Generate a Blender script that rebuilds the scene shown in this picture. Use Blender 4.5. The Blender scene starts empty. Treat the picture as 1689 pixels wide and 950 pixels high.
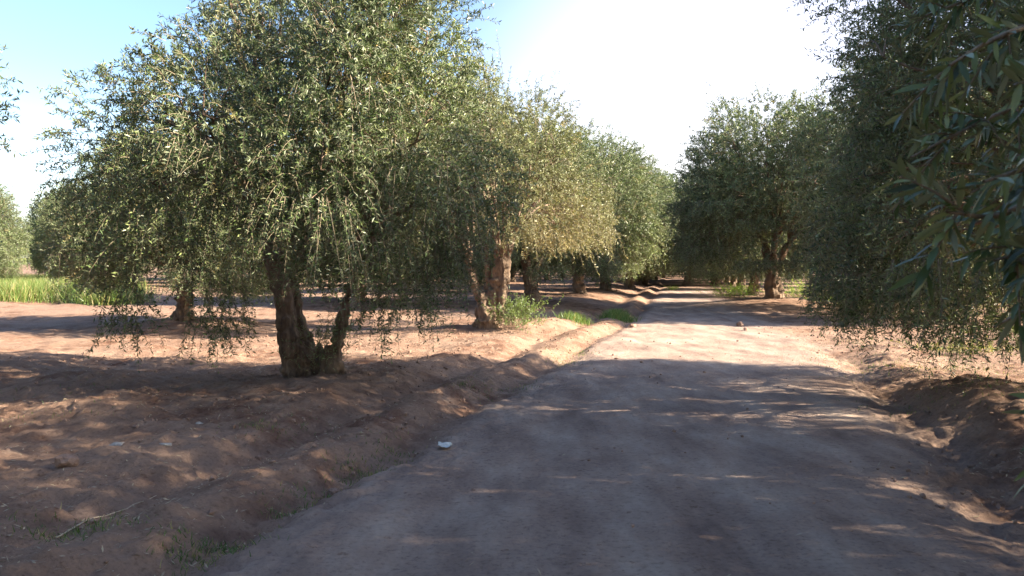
import bpy, bmesh, math, random
import numpy as np
from mathutils import Vector
R = math.radians
sc = bpy.context.scene
C = sc.collection
# ------------------------------------------------------------ camera, sky, sun, exposure
F_PX, HOR, CX = 1405.0, 435.0, 844.5          # photograph: focal length, horizon row, centre column
CAM_H = 1.60
cd = bpy.data.cameras.new('camera'); cam = bpy.data.objects.new('camera', cd); C.objects.link(cam)
cd.sensor_width = 36; cd.lens = 36 * F_PX / 1689; cd.clip_end = 4000; cd.clip_start = 0.05
cam.location = (0, 0, CAM_H); cam.rotation_euler = (R(90 - 1.63), 0, 0)
cd.dof.use_dof = True; cd.dof.focus_distance = 11; cd.dof.aperture_fstop = 9
sc.camera = cam
SUN_AZ, SUN_EL = 101.0, 28.0                    # degrees clockwise from the view direction, above the horizon
w = bpy.data.worlds.new('World'); sc.world = w; w.use_nodes = True
nt = w.node_tree; bg = nt.nodes['Background']
sk = nt.nodes.new('ShaderNodeTexSky'); sk.sky_type = 'NISHITA'; sk.sun_disc = False
sk.sun_elevation = R(SUN_EL); sk.sun_rotation = R(SUN_AZ); sk.air_density = 1.0; sk.dust_density = 1.6; sk.ozone_density = 1.0
# thin bright haze low in the sky ahead and to the right, where the morning glare is
gv = nt.nodes.new('ShaderNodeTexCoord'); dp = nt.nodes.new('ShaderNodeVectorMath'); dp.operation = 'DOT_PRODUCT'
nt.links.new(gv.outputs['Generated'], dp.inputs[0]); dp.inputs[1].default_value = (.27, .957, .11)
mr = nt.nodes.new('ShaderNodeMapRange'); mr.interpolation_type = 'SMOOTHSTEP'; nt.links.new(dp.outputs['Value'], mr.inputs[0])
mr.inputs[1].default_value = .925; mr.inputs[2].default_value = 1.0
mr.inputs[3].default_value = 0; mr.inputs[4].default_value = 1.0
mx = nt.nodes.new('ShaderNodeMix'); mx.data_type = 'RGBA'; mx.blend_type = 'ADD'; nt.links.new(mr.outputs[0], mx.inputs[0])
tn = nt.nodes.new('ShaderNodeMix'); tn.data_type = 'RGBA'; tn.blend_type = 'MULTIPLY'; tn.inputs[0].default_value = 1
nt.links.new(sk.outputs[0], tn.inputs[6]); tn.inputs[7].default_value = (.90, 1.0, 1.14, 1)
nt.links.new(tn.outputs[2], mx.inputs[6]); mx.inputs[7].default_value = (2.6, 1.7, 1.1, 1)
sx = nt.nodes.new('ShaderNodeSeparateXYZ'); nt.links.new(gv.outputs['Generated'], sx.inputs[0])
m2 = nt.nodes.new('ShaderNodeMapRange'); m2.interpolation_type = 'SMOOTHSTEP'; nt.links.new(sx.outputs[2], m2.inputs[0])
m2.inputs[1].default_value = .22; m2.inputs[2].default_value = .0; m2.inputs[3].default_value = 0; m2.inputs[4].default_value = 1
m3 = nt.nodes.new('ShaderNodeMix'); m3.data_type = 'RGBA'; m3.blend_type = 'ADD'; nt.links.new(m2.outputs[0], m3.inputs[0])
nt.links.new(mx.outputs[2], m3.inputs[6]); m3.inputs[7].default_value = (1.6, 1.2, .9, 1)
nt.links.new(m3.outputs[2], bg.inputs[0]); bg.inputs[1].default_value = 0.068
sl = bpy.data.lights.new('sun', 'SUN'); so = bpy.data.objects.new('sun', sl); C.objects.link(so)
sl.energy = 5.0; sl.angle = R(0.55); sl.color = (1.0, 0.875, 0.68)
sv = Vector((math.sin(R(SUN_AZ)) * math.cos(R(SUN_EL)), math.cos(R(SUN_AZ)) * math.cos(R(SUN_EL)), math.sin(R(SUN_EL))))
so.rotation_euler = sv.to_track_quat('Z', 'Y').to_euler()
sc.view_settings.view_transform = 'Standard'; sc.view_settings.look = 'None'
sc.view_settings.exposure = 2.32; sc.view_settings.gamma = 1.0
sc.cycles.max_bounces = 6; sc.cycles.diffuse_bounces = 4; sc.cycles.transmission_bounces = 4
sc.cycles.transparent_max_bounces = 4

# ------------------------------------------------------------ numeric noise
def _h(ix, iy, iz, s):
    n = (ix * 374761393 + iy * 668265263 + iz * 2147483647 + s * 1274126177) & 0xFFFFFFFF
    n = ((n ^ (n >> 13)) * 1274126177) & 0xFFFFFFFF
    n = ((n ^ (n >> 16)) * 2246822519) & 0xFFFFFFFF
    return (n & 0xFFFFFF) / float(0xFFFFFF) * 2 - 1
def noise3(x, y, z, s=0):
    x, y, z = np.broadcast_arrays(np.asarray(x, float), np.asarray(y, float), np.asarray(z, float))
    fx, fy, fz = np.floor(x), np.floor(y), np.floor(z)
    ix, iy, iz = fx.astype(np.int64), fy.astype(np.int64), fz.astype(np.int64)
    tx, ty, tz = x - fx, y - fy, z - fz
    tx, ty, tz = [t * t * t * (t * (t * 6 - 15) + 10) for t in (tx, ty, tz)]
    out = 0
    for a in (0, 1):
        wx = tx if a else 1 - tx
        for b in (0, 1):
            wy = ty if b else 1 - ty
            for c in (0, 1):
                wz = tz if c else 1 - tz
                out = out + wx * wy * wz * _h(ix + a, iy + b, iz + c, s)
    return out
def fbm(x, y, z=0.0, oct=4, s=0, gain=.5):
    o = 0; a = 1.0; f = 1.0
    for k in range(oct):
        o = o + a * noise3(np.asarray(x) * f + 13.7 * k, np.asarray(y) * f - 7.1 * k, np.asarray(z) * f + 3.3 * k, s + k)
        a *= gain; f *= 2.03
    return o
def sstep(a, b, x):
    t = np.clip((np.asarray(x, float) - a) / (b - a), 0, 1); return t * t * (3 - 2 * t)
def gauss(x, c, wd): return np.exp(-((x - c) / wd) ** 2)

# ------------------------------------------------------------ terrain
def xa(D):                                     # the furrow along the left edge of the track
    D = np.asarray(D, float)
    return np.where(D < 24, -2.9 + .26 * D, 3.34 + .20 * (D - 24))
MOUNDS = []                                    # (x, y, radius, height) earth heaped round the trunks
def road_right(D): return 4.55 - 1.15 * sstep(16, 30, D)
def ground_z(x, y):
    x = np.asarray(x, float); y = np.asarray(y, float)
    v = x - xa(y) + .10 * noise3(x * .0, y * .55, 3.0, 5) + .06 * noise3(x * .5, y * 1.7, 1.0, 6)
    rr = road_right(y)
    road = sstep(.25, .9, v) * (1 - sstep(rr - .5, rr + .1, v))
    z = .02 * road
    rough0 = fbm(x * 1.3, y * 1.6, 2, 4, 91, .6)
    z = z - .12 * gauss(v, 0, .20) * (0.75 + .25 * noise3(0, y * .8, 0, 8))
    z = z + .075 * gauss(v, -.5, .24) * (1 + .6 * noise3(x * .4, y * .9, 0, 61))
    z = z - .07 * gauss(v, -1.05, .20)
    z = z + .09 * gauss(v, -1.75, .55) * (1 - .7 * sstep(22, 34, y)) * (1 + .5 * noise3(0, y * .6, 2, 4))
    near = 1 - sstep(14, 19, y)
    z = z - .09 * gauss(v, rr + .25, .32) * near * (1 + .5 * rough0)
    z = z + .11 * gauss(v, rr + 1.05, .5) * near * (1 + .45 * noise3(x * .3, y * .7, 2, 14)) * (.8 + .35 * rough0)
    field = 1 - road
    big = fbm(x * .33, y * .42, 0, 3, 21)
    z = z + field * sstep(-.4, -2.2, v) * .085 * big + field * sstep(rr, rr + 1.5, v) * .06 * big
    near2 = 1 - sstep(8, 22, np.hypot(x, y))
    rough = fbm(x * 1.9, y * 2.3, 0, 4, 31, .55)
    rough = rough + .95 * np.maximum(0, noise3(x * 7, y * 7, 0, 35)) * near2 + .65 * noise3(x * 13, y * 13, 0, 36) * near2
    z = z + (.030 * field + .004) * rough
    rid = 1 - np.abs(fbm(x * 1.1, y * 2.2, 5, 3, 41))
    z = z + field * .035 * (rid - .5) * sstep(-.2, -1.4, v)
    z = z + road * .015 * fbm(x * .5, y * .35, 0, 2, 51)
    z = z - road * .022 * (gauss(v, 1.15, .28) + gauss(v, 2.95, .30)) * (.8 + .5 * rough0)
    z = z + road * .008 * fbm(x * 2.6, y * .9, 0, 3, 55)
    for mx, my, mr, mh in MOUNDS:
        d2 = ((x - mx) ** 2 + (y - my) ** 2) / (mr * mr)
        z = z + mh * np.exp(-d2)
    z = z + .25 * sstep(22, 33, y) * sstep(-1.2, -3.0, v)
    return z
def road_mask(x, y):
    v = x - xa(y) + .10 * noise3(x * .0, y * .55, 3.0, 5) + .06 * noise3(x * .5, y * 1.7, 1.0, 6)
    rr = road_right(y)
    return (1 - sstep(50, 60, y)) * sstep(-.1, .4, v) * (1 - sstep(rr - .7, rr + .5, v + .5 * noise3(x * .8, y * .8, 0, 77)))
def gz(x, y): return float(ground_z(np.array([x]), np.array([y]))[0])
def at(px, py, it=8):                          # photograph pixel -> point on the ground
    D = CAM_H * F_PX / max(py - HOR, 1)
    for _ in range(it):
        X = (px - CX) / F_PX * D
        D = (CAM_H - gz(X, D)) * F_PX / max(py - HOR, 1)
    return (px - CX) / F_PX * D, D

# ------------------------------------------------------------ materials
def newmat(name):
    m = bpy.data.materials.new(name); m.use_nodes = True
    return m, m.node_tree, m.node_tree.nodes['Principled BSDF'], m.node_tree.nodes['Material Output']
def N(nt, t, **kw):
    n = nt.nodes.new(t)
    for k, v in kw.items(): setattr(n, k, v)
    return n
def ramp(nt, fac, stops, interp='LINEAR'):
    r = N(nt, 'ShaderNodeValToRGB'); r.color_ramp.interpolation = interp
    e = r.color_ramp.elements
    while len(e) < len(stops): e.new(.5)
    for i, (p, c) in enumerate(stops):
        e[i].position = p; e[i].color = tuple(c) + (1,) if len(c) == 3 else c
    nt.links.new(fac, r.inputs[0]); return r.outputs[0]
def mix(nt, fac, a, b, mode='MIX'):
    m = N(nt, 'ShaderNodeMix', data_type='RGBA', blend_type=mode)
    for i, v in ((0, fac), (6, a), (7, b)):
        if hasattr(v, 'is_output'): nt.links.new(v, m.inputs[i])
        elif isinstance(v, (int, float)): m.inputs[i].default_value = v
        else: m.inputs[i].default_value = tuple(v) + (1,)
    return m.outputs[2]
def tex(nt, scale, detail=4, rough=.55, vec=None, kind='ShaderNodeTexNoise'):
    n = N(nt, kind)
    n.inputs['Scale'].default_value = scale
    if kind == 'ShaderNodeTexNoise':
        n.inputs['Detail'].default_value = detail; n.inputs['Roughness'].default_value = rough
    if vec: nt.links.new(vec, n.inputs['Vector'])
    return n
def mapping(nt, scale):
    tc = N(nt, 'ShaderNodeTexCoord'); mp = N(nt, 'ShaderNodeMapping'); mp.inputs['Scale'].default_value = scale
    nt.links.new(tc.outputs['Object'], mp.inputs[0]); return mp.outputs[0]

def ground_material():
    m, nt, b, out = newmat('orchard_soil')
    ob = mapping(nt, (1, 1, 1)); stretched = mapping(nt, (1.6, .55, 1))
    n1 = tex(nt, .55, 4, .6, ob); n2 = tex(nt, 3.2, 6, .62, ob); n3 = tex(nt, 28, 5, .65, ob); n4 = tex(nt, 1.3, 5, .6, stretched)
    soil = ramp(nt, n2.outputs[0], [(.30, (.12, .062, .042)), (.46, (.205, .118, .082)), (.60, (.30, .195, .14)), (.75, (.38, .275, .21))])
    soil = mix(nt, ramp(nt, n1.outputs[0], [(.40, (0, 0, 0)), (.62, (1, 1, 1))]), soil, (.285, .19, .14))
    track = ramp(nt, n4.outputs[0], [(.30, (.205, .142, .118)), (.5, (.335, .245, .20)), (.68, (.435, .34, .28))])
    at_ = N(nt, 'ShaderNodeAttribute'); at_.attribute_name = 'track'
    col = mix(nt, at_.outputs['Fac'], soil, track)
    grain = ramp(nt, n3.outputs[0], [(.28, (.55, .52, .5)), (.45, (.95, .95, .95)), (.62, (1.08, 1.07, 1.05)), (.80, (1.25, 1.2, 1.15))])
    col = mix(nt, .85, col, grain, 'MULTIPLY')
    n5 = tex(nt, 9, 3, .7, ob)
    specks = ramp(nt, n5.outputs[0], [(.64, (1, 1, 1)), (.70, (.55, .48, .44))])
    col = mix(nt, .7, col, specks, 'MULTIPLY')
    nt.links.new(col, b.inputs['Base Color']); b.inputs['Roughness'].default_value = .95
    b.inputs['Specular IOR Level'].default_value = .15
    bp = N(nt, 'ShaderNodeBump'); bp.inputs['Strength'].default_value = .9; bp.inputs['Distance'].default_value = .05
    n6 = tex(nt, 13, 10, .76, ob)
    ad = N(nt, 'ShaderNodeMath', operation='MULTIPLY_ADD'); nt.links.new(n3.outputs[0], ad.inputs[0]); ad.inputs[1].default_value = .35
    nt.links.new(n6.outputs[0], ad.inputs[2]); nt.links.new(ad.outputs[0], bp.inputs['Height'])
    nt.links.new(bp.outputs[0], b.inputs['Normal'])
    return m

def leaf_material(name, dark, mid, light, under, dry=None, trans=.13):
    m, nt, b, out = newmat(name)
    a = N(nt, 'ShaderNodeAttribute'); a.attribute_name = 'tint'
    col = ramp(nt, a.outputs['Fac'], [(0.0, dark), (.45, mid), (.9, light)])
    if dry:
        d = N(nt, 'ShaderNodeAttribute'); d.attribute_name = 'dry'
        col = mix(nt, d.outputs['Fac'], col, dry)
    g = N(nt, 'ShaderNodeNewGeometry')
    top = col
    und = mix(nt, .55, col, under)
    col2 = mix(nt, g.outputs['Backfacing'], top, und)
    nt.links.new(col2, b.inputs['Base Color']); b.inputs['Roughness'].default_value = .42
    b.inputs['Specular IOR Level'].default_value = .45
    tr = N(nt, 'ShaderNodeBsdfTranslucent')
    tc = mix(nt, 1.0, top, (1.35, 1.45, .55), 'MULTIPLY'); nt.links.new(tc, tr.inputs[0])
    ms = N(nt, 'ShaderNodeMixShader'); ms.inputs[0].default_value = trans
    nt.links.new(b.outputs[0], ms.inputs[1]); nt.links.new(tr.outputs[0], ms.inputs[2]); nt.links.new(ms.outputs[0], out.inputs[0])
    return m
def bark_material(name, a, b_, c):
    m, nt, b, out = newmat(name)
    v = mapping(nt, (1, 1, .28)); n = tex(nt, 14, 8, .65, v); n2 = tex(nt, 3, 3, .5, v)
    col = ramp(nt, n.outputs[0], [(.32, a), (.5, b_), (.68, c)])
    col = mix(nt, ramp(nt, n2.outputs[0], [(.45, (0, 0, 0)), (.65, (.6, .6, .6))]), col, c)
    nt.links.new(col, b.inputs['Base Color']); b.inputs['Roughness'].default_value = .9
    bp = N(nt, 'ShaderNodeBump'); bp.inputs['Strength'].default_value = .9; bp.inputs['Distance'].default_value = .03
    nt.links.new(n.outputs[0], bp.inputs['Height']); nt.links.new(bp.outputs[0], b.inputs['Normal'])
    return m
def plain(name, c1, c2, scale=12, rough=.85):
    m, nt, b, out = newmat(name)
    n = tex(nt, scale, 5, .6, mapping(nt, (1, 1, 1)))
    nt.links.new(ramp(nt, n.outputs[0], [(.35, c1), (.65, c2)]), b.inputs['Base Color']); b.inputs['Roughness'].default_value = rough
    bp = N(nt, 'ShaderNodeBump'); bp.inputs['Strength'].default_value = .6; bp.inputs['Distance'].default_value = .02
    nt.links.new(n.outputs[0], bp.inputs['Height']); nt.links.new(bp.outputs[0], b.inputs['Normal'])
    return m
M = {}
M['soil'] = ground_material()
M['leaf'] = leaf_material('olive_leaves', (.024, .042, .014), (.070, .110, .032), (.29, .335, .130), (.30, .32, .21), (.30, .22, .085))
M['twig'] = plain('olive_twigs', (.13, .10, .065), (.22, .18, .12), 30)
M['bark'] = bark_material('olive_bark', (.06, .042, .03), (.15, .10, .068), (.27, .19, .13))
M['shoot'] = leaf_material('sucker_leaves', (.07, .11, .03), (.12, .18, .05), (.21, .27, .10), (.26, .29, .2), (.35, .28, .10), .35)
M['bright'] = leaf_material('bright_shrub_leaves', (.14, .24, .03), (.24, .36, .05), (.36, .46, .09), (.3, .4, .12), (.40, .36, .12), .4)
M['grass'] = leaf_material('grass_blades', (.035, .075, .015), (.075, .14, .028), (.16, .22, .06), (.12, .2, .05), (.38, .31, .15), .35)
M['litter'] = leaf_material('dry_litter', (.09, .055, .035), (.26, .18, .11), (.46, .36, .22), (.4, .33, .22), None, .1)
M['clod'] = plain('red_earth_clods', (.17, .10, .07), (.31, .20, .145), 9)
M['stone'] = plain('pale_stone', (.26, .22, .19), (.42, .38, .33), 14)
M['paper'] = plain('weathered_paper', (.45, .48, .47), (.58, .60, .58), 20)
M['stick'] = plain('dry_stick', (.33, .25, .17), (.48, .39, .28), 25)

# ------------------------------------------------------------ object helpers
def link(o, parent=None):
    C.objects.link(o)
    if parent is not None: o.parent = parent
    return o
def tag(o, label=None, cat=None, group=None, kind=None):
    if label: o['label'] = label
    if cat: o['category'] = cat
    if group: o['group'] = group
    if kind: o['kind'] = kind
    return o
def mesh_np(name, V, tris=None, quads=None, mats=(), matidx=None, attrs=None, smooth=False):
    me = bpy.data.meshes.new(name)
    nT = 0 if tris is None else len(tris); nQ = 0 if quads is None else len(quads)
    me.vertices.add(len(V)); me.vertices.foreach_set('co', np.ascontiguousarray(V, dtype=np.float32).ravel())
    li = []
    if nT: li.append(np.asarray(tris).ravel())
    if nQ: li.append(np.asarray(quads).ravel())
    li = np.concatenate(li).astype(np.int32)
    me.loops.add(len(li)); me.loops.foreach_set('vertex_index', li)
    me.polygons.add(nT + nQ)
    st = np.concatenate([np.arange(nT) * 3, nT * 3 + np.arange(nQ) * 4]).astype(np.int32)
    me.polygons.foreach_set('loop_start', st)
    for m in mats: me.materials.append(m)
    if matidx is not None: me.polygons.foreach_set('material_index', np.asarray(matidx, dtype=np.int32))
    me.polygons.foreach_set('use_smooth', np.full(nT + nQ, bool(smooth)))
    for k, a in (attrs or {}).items():
        at_ = me.attributes.new(k, 'FLOAT', 'POINT'); at_.data.foreach_set('value', np.ascontiguousarray(a, dtype=np.float32))
    me.update(calc_edges=True); me.validate()
    return me
def nrm(a): return a / (np.linalg.norm(a, axis=-1, keepdims=True) + 1e-9)

def tube_batch(P, rad, sides=3):
    """P (N,K,3) polylines, rad (N,K) -> verts, quads"""
    n, k, _ = P.shape
    T = nrm(np.gradient(P, axis=1))
    ref = np.where(np.abs(T[..., 2:3]) > .9, np.array([1., 0, 0]), np.array([0, 0, 1.]))
    A = nrm(np.cross(T, ref)); B = np.cross(T, A)
    th = np.arange(sides) * 2 * np.pi / sides
    V = P[:, :, None, :] + rad[:, :, None, None] * (np.cos(th)[None, None, :, None] * A[:, :, None, :] + np.sin(th)[None, None, :, None] * B[:, :, None, :])
    idx = np.arange(n * k * sides).reshape(n, k, sides)
    a = idx[:, :-1, :]; b = idx[:, 1:, :]
    Q = np.stack([a, np.roll(a, -1, 2), np.roll(b, -1, 2), b], -1).reshape(-1, 4)
    return V.reshape(-1, 3), Q

def leaves_on(P0, D0, L, droop, K, leaf, rng, t0=.12, wide=.2, tintT=None, dryT=None, fold=.25, spread=.9, jitter=.35):
    """leaves along curved twigs. returns verts, tris, tint, dry, twig centre lines"""
    n = len(P0)
    t = np.linspace(t0, 1.0, K)[None, :] + rng.uniform(-.5, .5, (n, K)) / K * .8
    g = np.array([0, 0, -1.0])
    P = P0[:, None, :] + D0[:, None, :] * (L[:, None] * t)[..., None] + g * (droop[:, None] * L[:, None] * t ** 2)[..., None]
    T = nrm(D0[:, None, :] + g * (2 * droop[:, None] * t)[..., None])
    rv = nrm(rng.normal(size=(n, K, 3)))
    side = nrm(np.cross(T, rv))
    ax = nrm(T * rng.uniform(.1, .9, (n, K, 1)) + side * spread * rng.uniform(.6, 1.3, (n, K, 1)) + jitter * rng.normal(size=(n, K, 3)) + np.array([0, 0, .15]))
    up = nrm(np.array([0, 0, 1.0]) + .75 * rng.normal(size=(n, K, 3)))
    wv = nrm(np.cross(ax, up)); nn = np.cross(wv, ax)
    nn = np.where(nn[..., 2:3] < 0, -nn, nn); wv = np.cross(ax, nn)
    ll = leaf * rng.uniform(.65, 1.2, (n, K, 1))
    ww = ll * wide * .5 * rng.uniform(.8, 1.25, (n, K, 1))
    b = P; tip = P + ax * ll - nn * ll * .10
    m = P + ax * ll * .48
    l = m - wv * ww + nn * ww * fold; r = m + wv * ww + nn * ww * fold
    V = np.stack([b, r, tip, l], 2).reshape(-1, 3)
    q = np.arange(n * K)[:, None] * 4
    tris = np.concatenate([q + np.array([0, 1, 2]), q + np.array([0, 2, 3])], 0)
    ti = (tintT if tintT is not None else rng.uniform(.3, .7, n))[:, None] + rng.normal(0, .17, (n, K))
    dr = (dryT if dryT is not None else np.zeros(n))[:, None] * rng.uniform(.5, 1.2, (n, K))
    ti = np.repeat(np.clip(ti, 0, 1).ravel(), 4); dr = np.repeat(np.clip(dr, 0, 1).ravel(), 4)
    tt = np.linspace(0, 1, 5)[None, :]
    CL = P0[:, None, :] + D0[:, None, :] * (L[:, None] * tt)[..., None] + g * (droop[:, None] * L[:, None] * tt ** 2)[..., None]
    return V, tris, ti, dr, CL

def crown_mesh(name, lobes, seed, per_lobe, K, leaf, axis=(0, 0), wide=.2, skirt=1.0, hang=None, stems=True, dryf=None, zmin=.7, inner=.25, mat='leaf', shag=1.0, clear=None):
    """lobes: (x,y,z,r[,weight]). Each lobe is a clump of drooping leafy twigs"""
    rng = np.random.default_rng(seed)
    P0, D0, L, dr, tin, dry = [], [], [], [], [], []
    for lb in lobes:
        x, y, z, r = lb[:4]; wgt = lb[4] if len(lb) > 4 else 1.0
        n = max(4, int(per_lobe * wgt * (r / .9) ** 2))
        c = np.array([x, y, z]); out = np.array([x - axis[0], y - axis[1], .15 * (z - 2.5)]); ol = np.linalg.norm(out) + .01
        outn = out / ol * min(1, ol / 1.2)
        d = nrm(rng.normal(size=(n, 3)))
        rad = r * rng.uniform(inner, 1.0, n) ** .6
        p = c + d * rad[:, None] * np.array([.82, .82, 1.35])
        up = .55 if z > 3.6 else (.25 if z > 2.2 else -.1)
        dd = nrm(d * .75 + outn * .55 + np.array([0, 0, up]) + .35 * rng.normal(size=(n, 3)))
        l = rng.uniform(.16, .50, n) * shag
        dp = rng.uniform(.1, .6, n) + (0.35 if z < 2.6 else 0)
        lt = rng.uniform(.25, .62)
        if z > 3.9:                              # stiff shoots standing out of the top
            sh = rng.uniform(0, 1, n) < .05
            l = np.where(sh, l * 2.1, l); dp = np.where(sh, .12, dp)
            dd = np.where(sh[:, None], nrm(outn * .45 + np.array([0, 0, .9]) + .3 * rng.normal(size=(n, 3))), dd)
        P0.append(p); D0.append(dd); L.append(l); dr.append(dp); tin.append(np.clip(rng.normal(lt, .12, n), .05, .95))
        dv = np.zeros(n) if dryf is None else np.array([dryf(*q) for q in p])
        dry.append(np.clip(dv + (rng.uniform(0, 1, n) < .03) * .8, 0, 1))
        # hanging curtains below low lobes
        if z - r < 3.1 and skirt > 0:
            m = int(n * .30 * skirt)
            th = rng.uniform(0, 2 * np.pi, m); rr = r * np.sqrt(rng.uniform(0, 1, m))
            cl = rng.uniform(0, 1, m)
            p = c + np.stack([rr * np.cos(th), rr * np.sin(th), -r * .5 + 0 * rr], -1)
            strand = noise3(p[:, 0] * 2.4 + 50, p[:, 1] * 2.4, 0, seed) * .5 + .5
            dd = nrm(np.stack([.25 * np.cos(th), .25 * np.sin(th), -1 + 0 * th], -1) + .18 * rng.normal(size=(m, 3)))
            l = (.25 + 1.05 * strand ** 2 * cl) * shag
            P0.append(p); D0.append(dd); L.append(l); dr.append(rng.uniform(.1, .4, m)); tin.append(np.clip(rng.normal(lt, .12, m), 0, 1))
            dry.append(np.zeros(m) if dryf is None else np.array([dryf(*q) for q in p]))
    nb = sum(len(q) for q in P0)
    if hang:
        for (x, y, z0, z1, wd, m) in hang:
            th = rng.uniform(0, 2 * np.pi, m); rr = wd * np.sqrt(rng.uniform(0, 1, m))
            z = rng.uniform(z1 + .25, z0, m)
            P0.append(np.stack([x + rr * np.cos(th), y + rr * np.sin(th), z], -1))
            D0.append(nrm(np.stack([.3 * np.cos(th), .3 * np.sin(th), -.8 + 0 * th], -1) + .25 * rng.normal(size=(m, 3))))
            L.append(rng.uniform(.25, .5, m)); dr.append(rng.uniform(.1, .5, m)); tin.append(np.clip(rng.normal(.45, .12, m), 0, 1)); dry.append(np.zeros(m))
    P0 = np.concatenate(P0); D0 = np.concatenate(D0); L = np.concatenate(L); dr = np.concatenate(dr); tin = np.concatenate(tin); dry = np.concatenate(dry)
    # keep tips off the soil
    tipz = P0[:, 2] + D0[:, 2] * L - dr * L
    lim = zmin - .30 * noise3(P0[:, 0] * 1.5, P0[:, 1] * 1.5, 0, seed + 3) + .35 * rng.uniform(0, 1, len(P0)) ** 3
    lim[nb:] = .28
    drop = np.maximum(P0[:, 2] - tipz, .01); room = P0[:, 2] - lim
    L = np.where(tipz < lim, L * np.clip(room / drop, .0, 1), L)
    ok = (L > .10)
    if clear is not None: ok &= ~clear(P0[:, 0], P0[:, 1], P0[:, 2] - np.minimum(drop, np.maximum(room, 0)))
    P0, D0, L, dr, tin, dry = P0[ok], D0[ok], L[ok], dr[ok], tin[ok], dry[ok]
    V, T, ti, dy, CL = leaves_on(P0, D0, L, dr, K, leaf, rng, tintT=tin, dryT=dry, wide=wide)
    if stems:
        r0 = .0035 * (1 + leaf * 4)
        rad = np.linspace(r0, r0 * .3, 5)[None, :].repeat(len(CL), 0)
        V2, Q2 = tube_batch(CL, rad, 3)
        Q2 = Q2 + len(V)
        V = np.concatenate([V, V2]); ti = np.concatenate([ti, np.full(len(V2), .5)]); dy = np.concatenate([dy, np.zeros(len(V2))])
        mi = np.concatenate([np.zeros(len(T)), np.ones(len(Q2))])
        return mesh_np(name, V, T, Q2, (M[mat], M['twig']), mi, {'tint': ti, 'dry': dy})
    return mesh_np(name, V, T, None, (M[mat],), None, {'tint': ti, 'dry': dy})

def spline(pts, n):
    pts = np.array(pts, float); k = len(pts)
    P = np.vstack([2 * pts[0] - pts[1], pts, 2 * pts[-1] - pts[-2]])
    out = []
    for s in np.linspace(0, k - 1 - 1e-6, n):
        i = int(s); t = s - i; a, b, c, d = P[i], P[i + 1], P[i + 2], P[i + 3]
        out.append(.5 * ((2 * b) + (-a + c) * t + (2 * a - 5 * b + 4 * c - d) * t * t + (-a + 3 * b - 3 * c + d) * t ** 3))
    return np.array(out)

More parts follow.
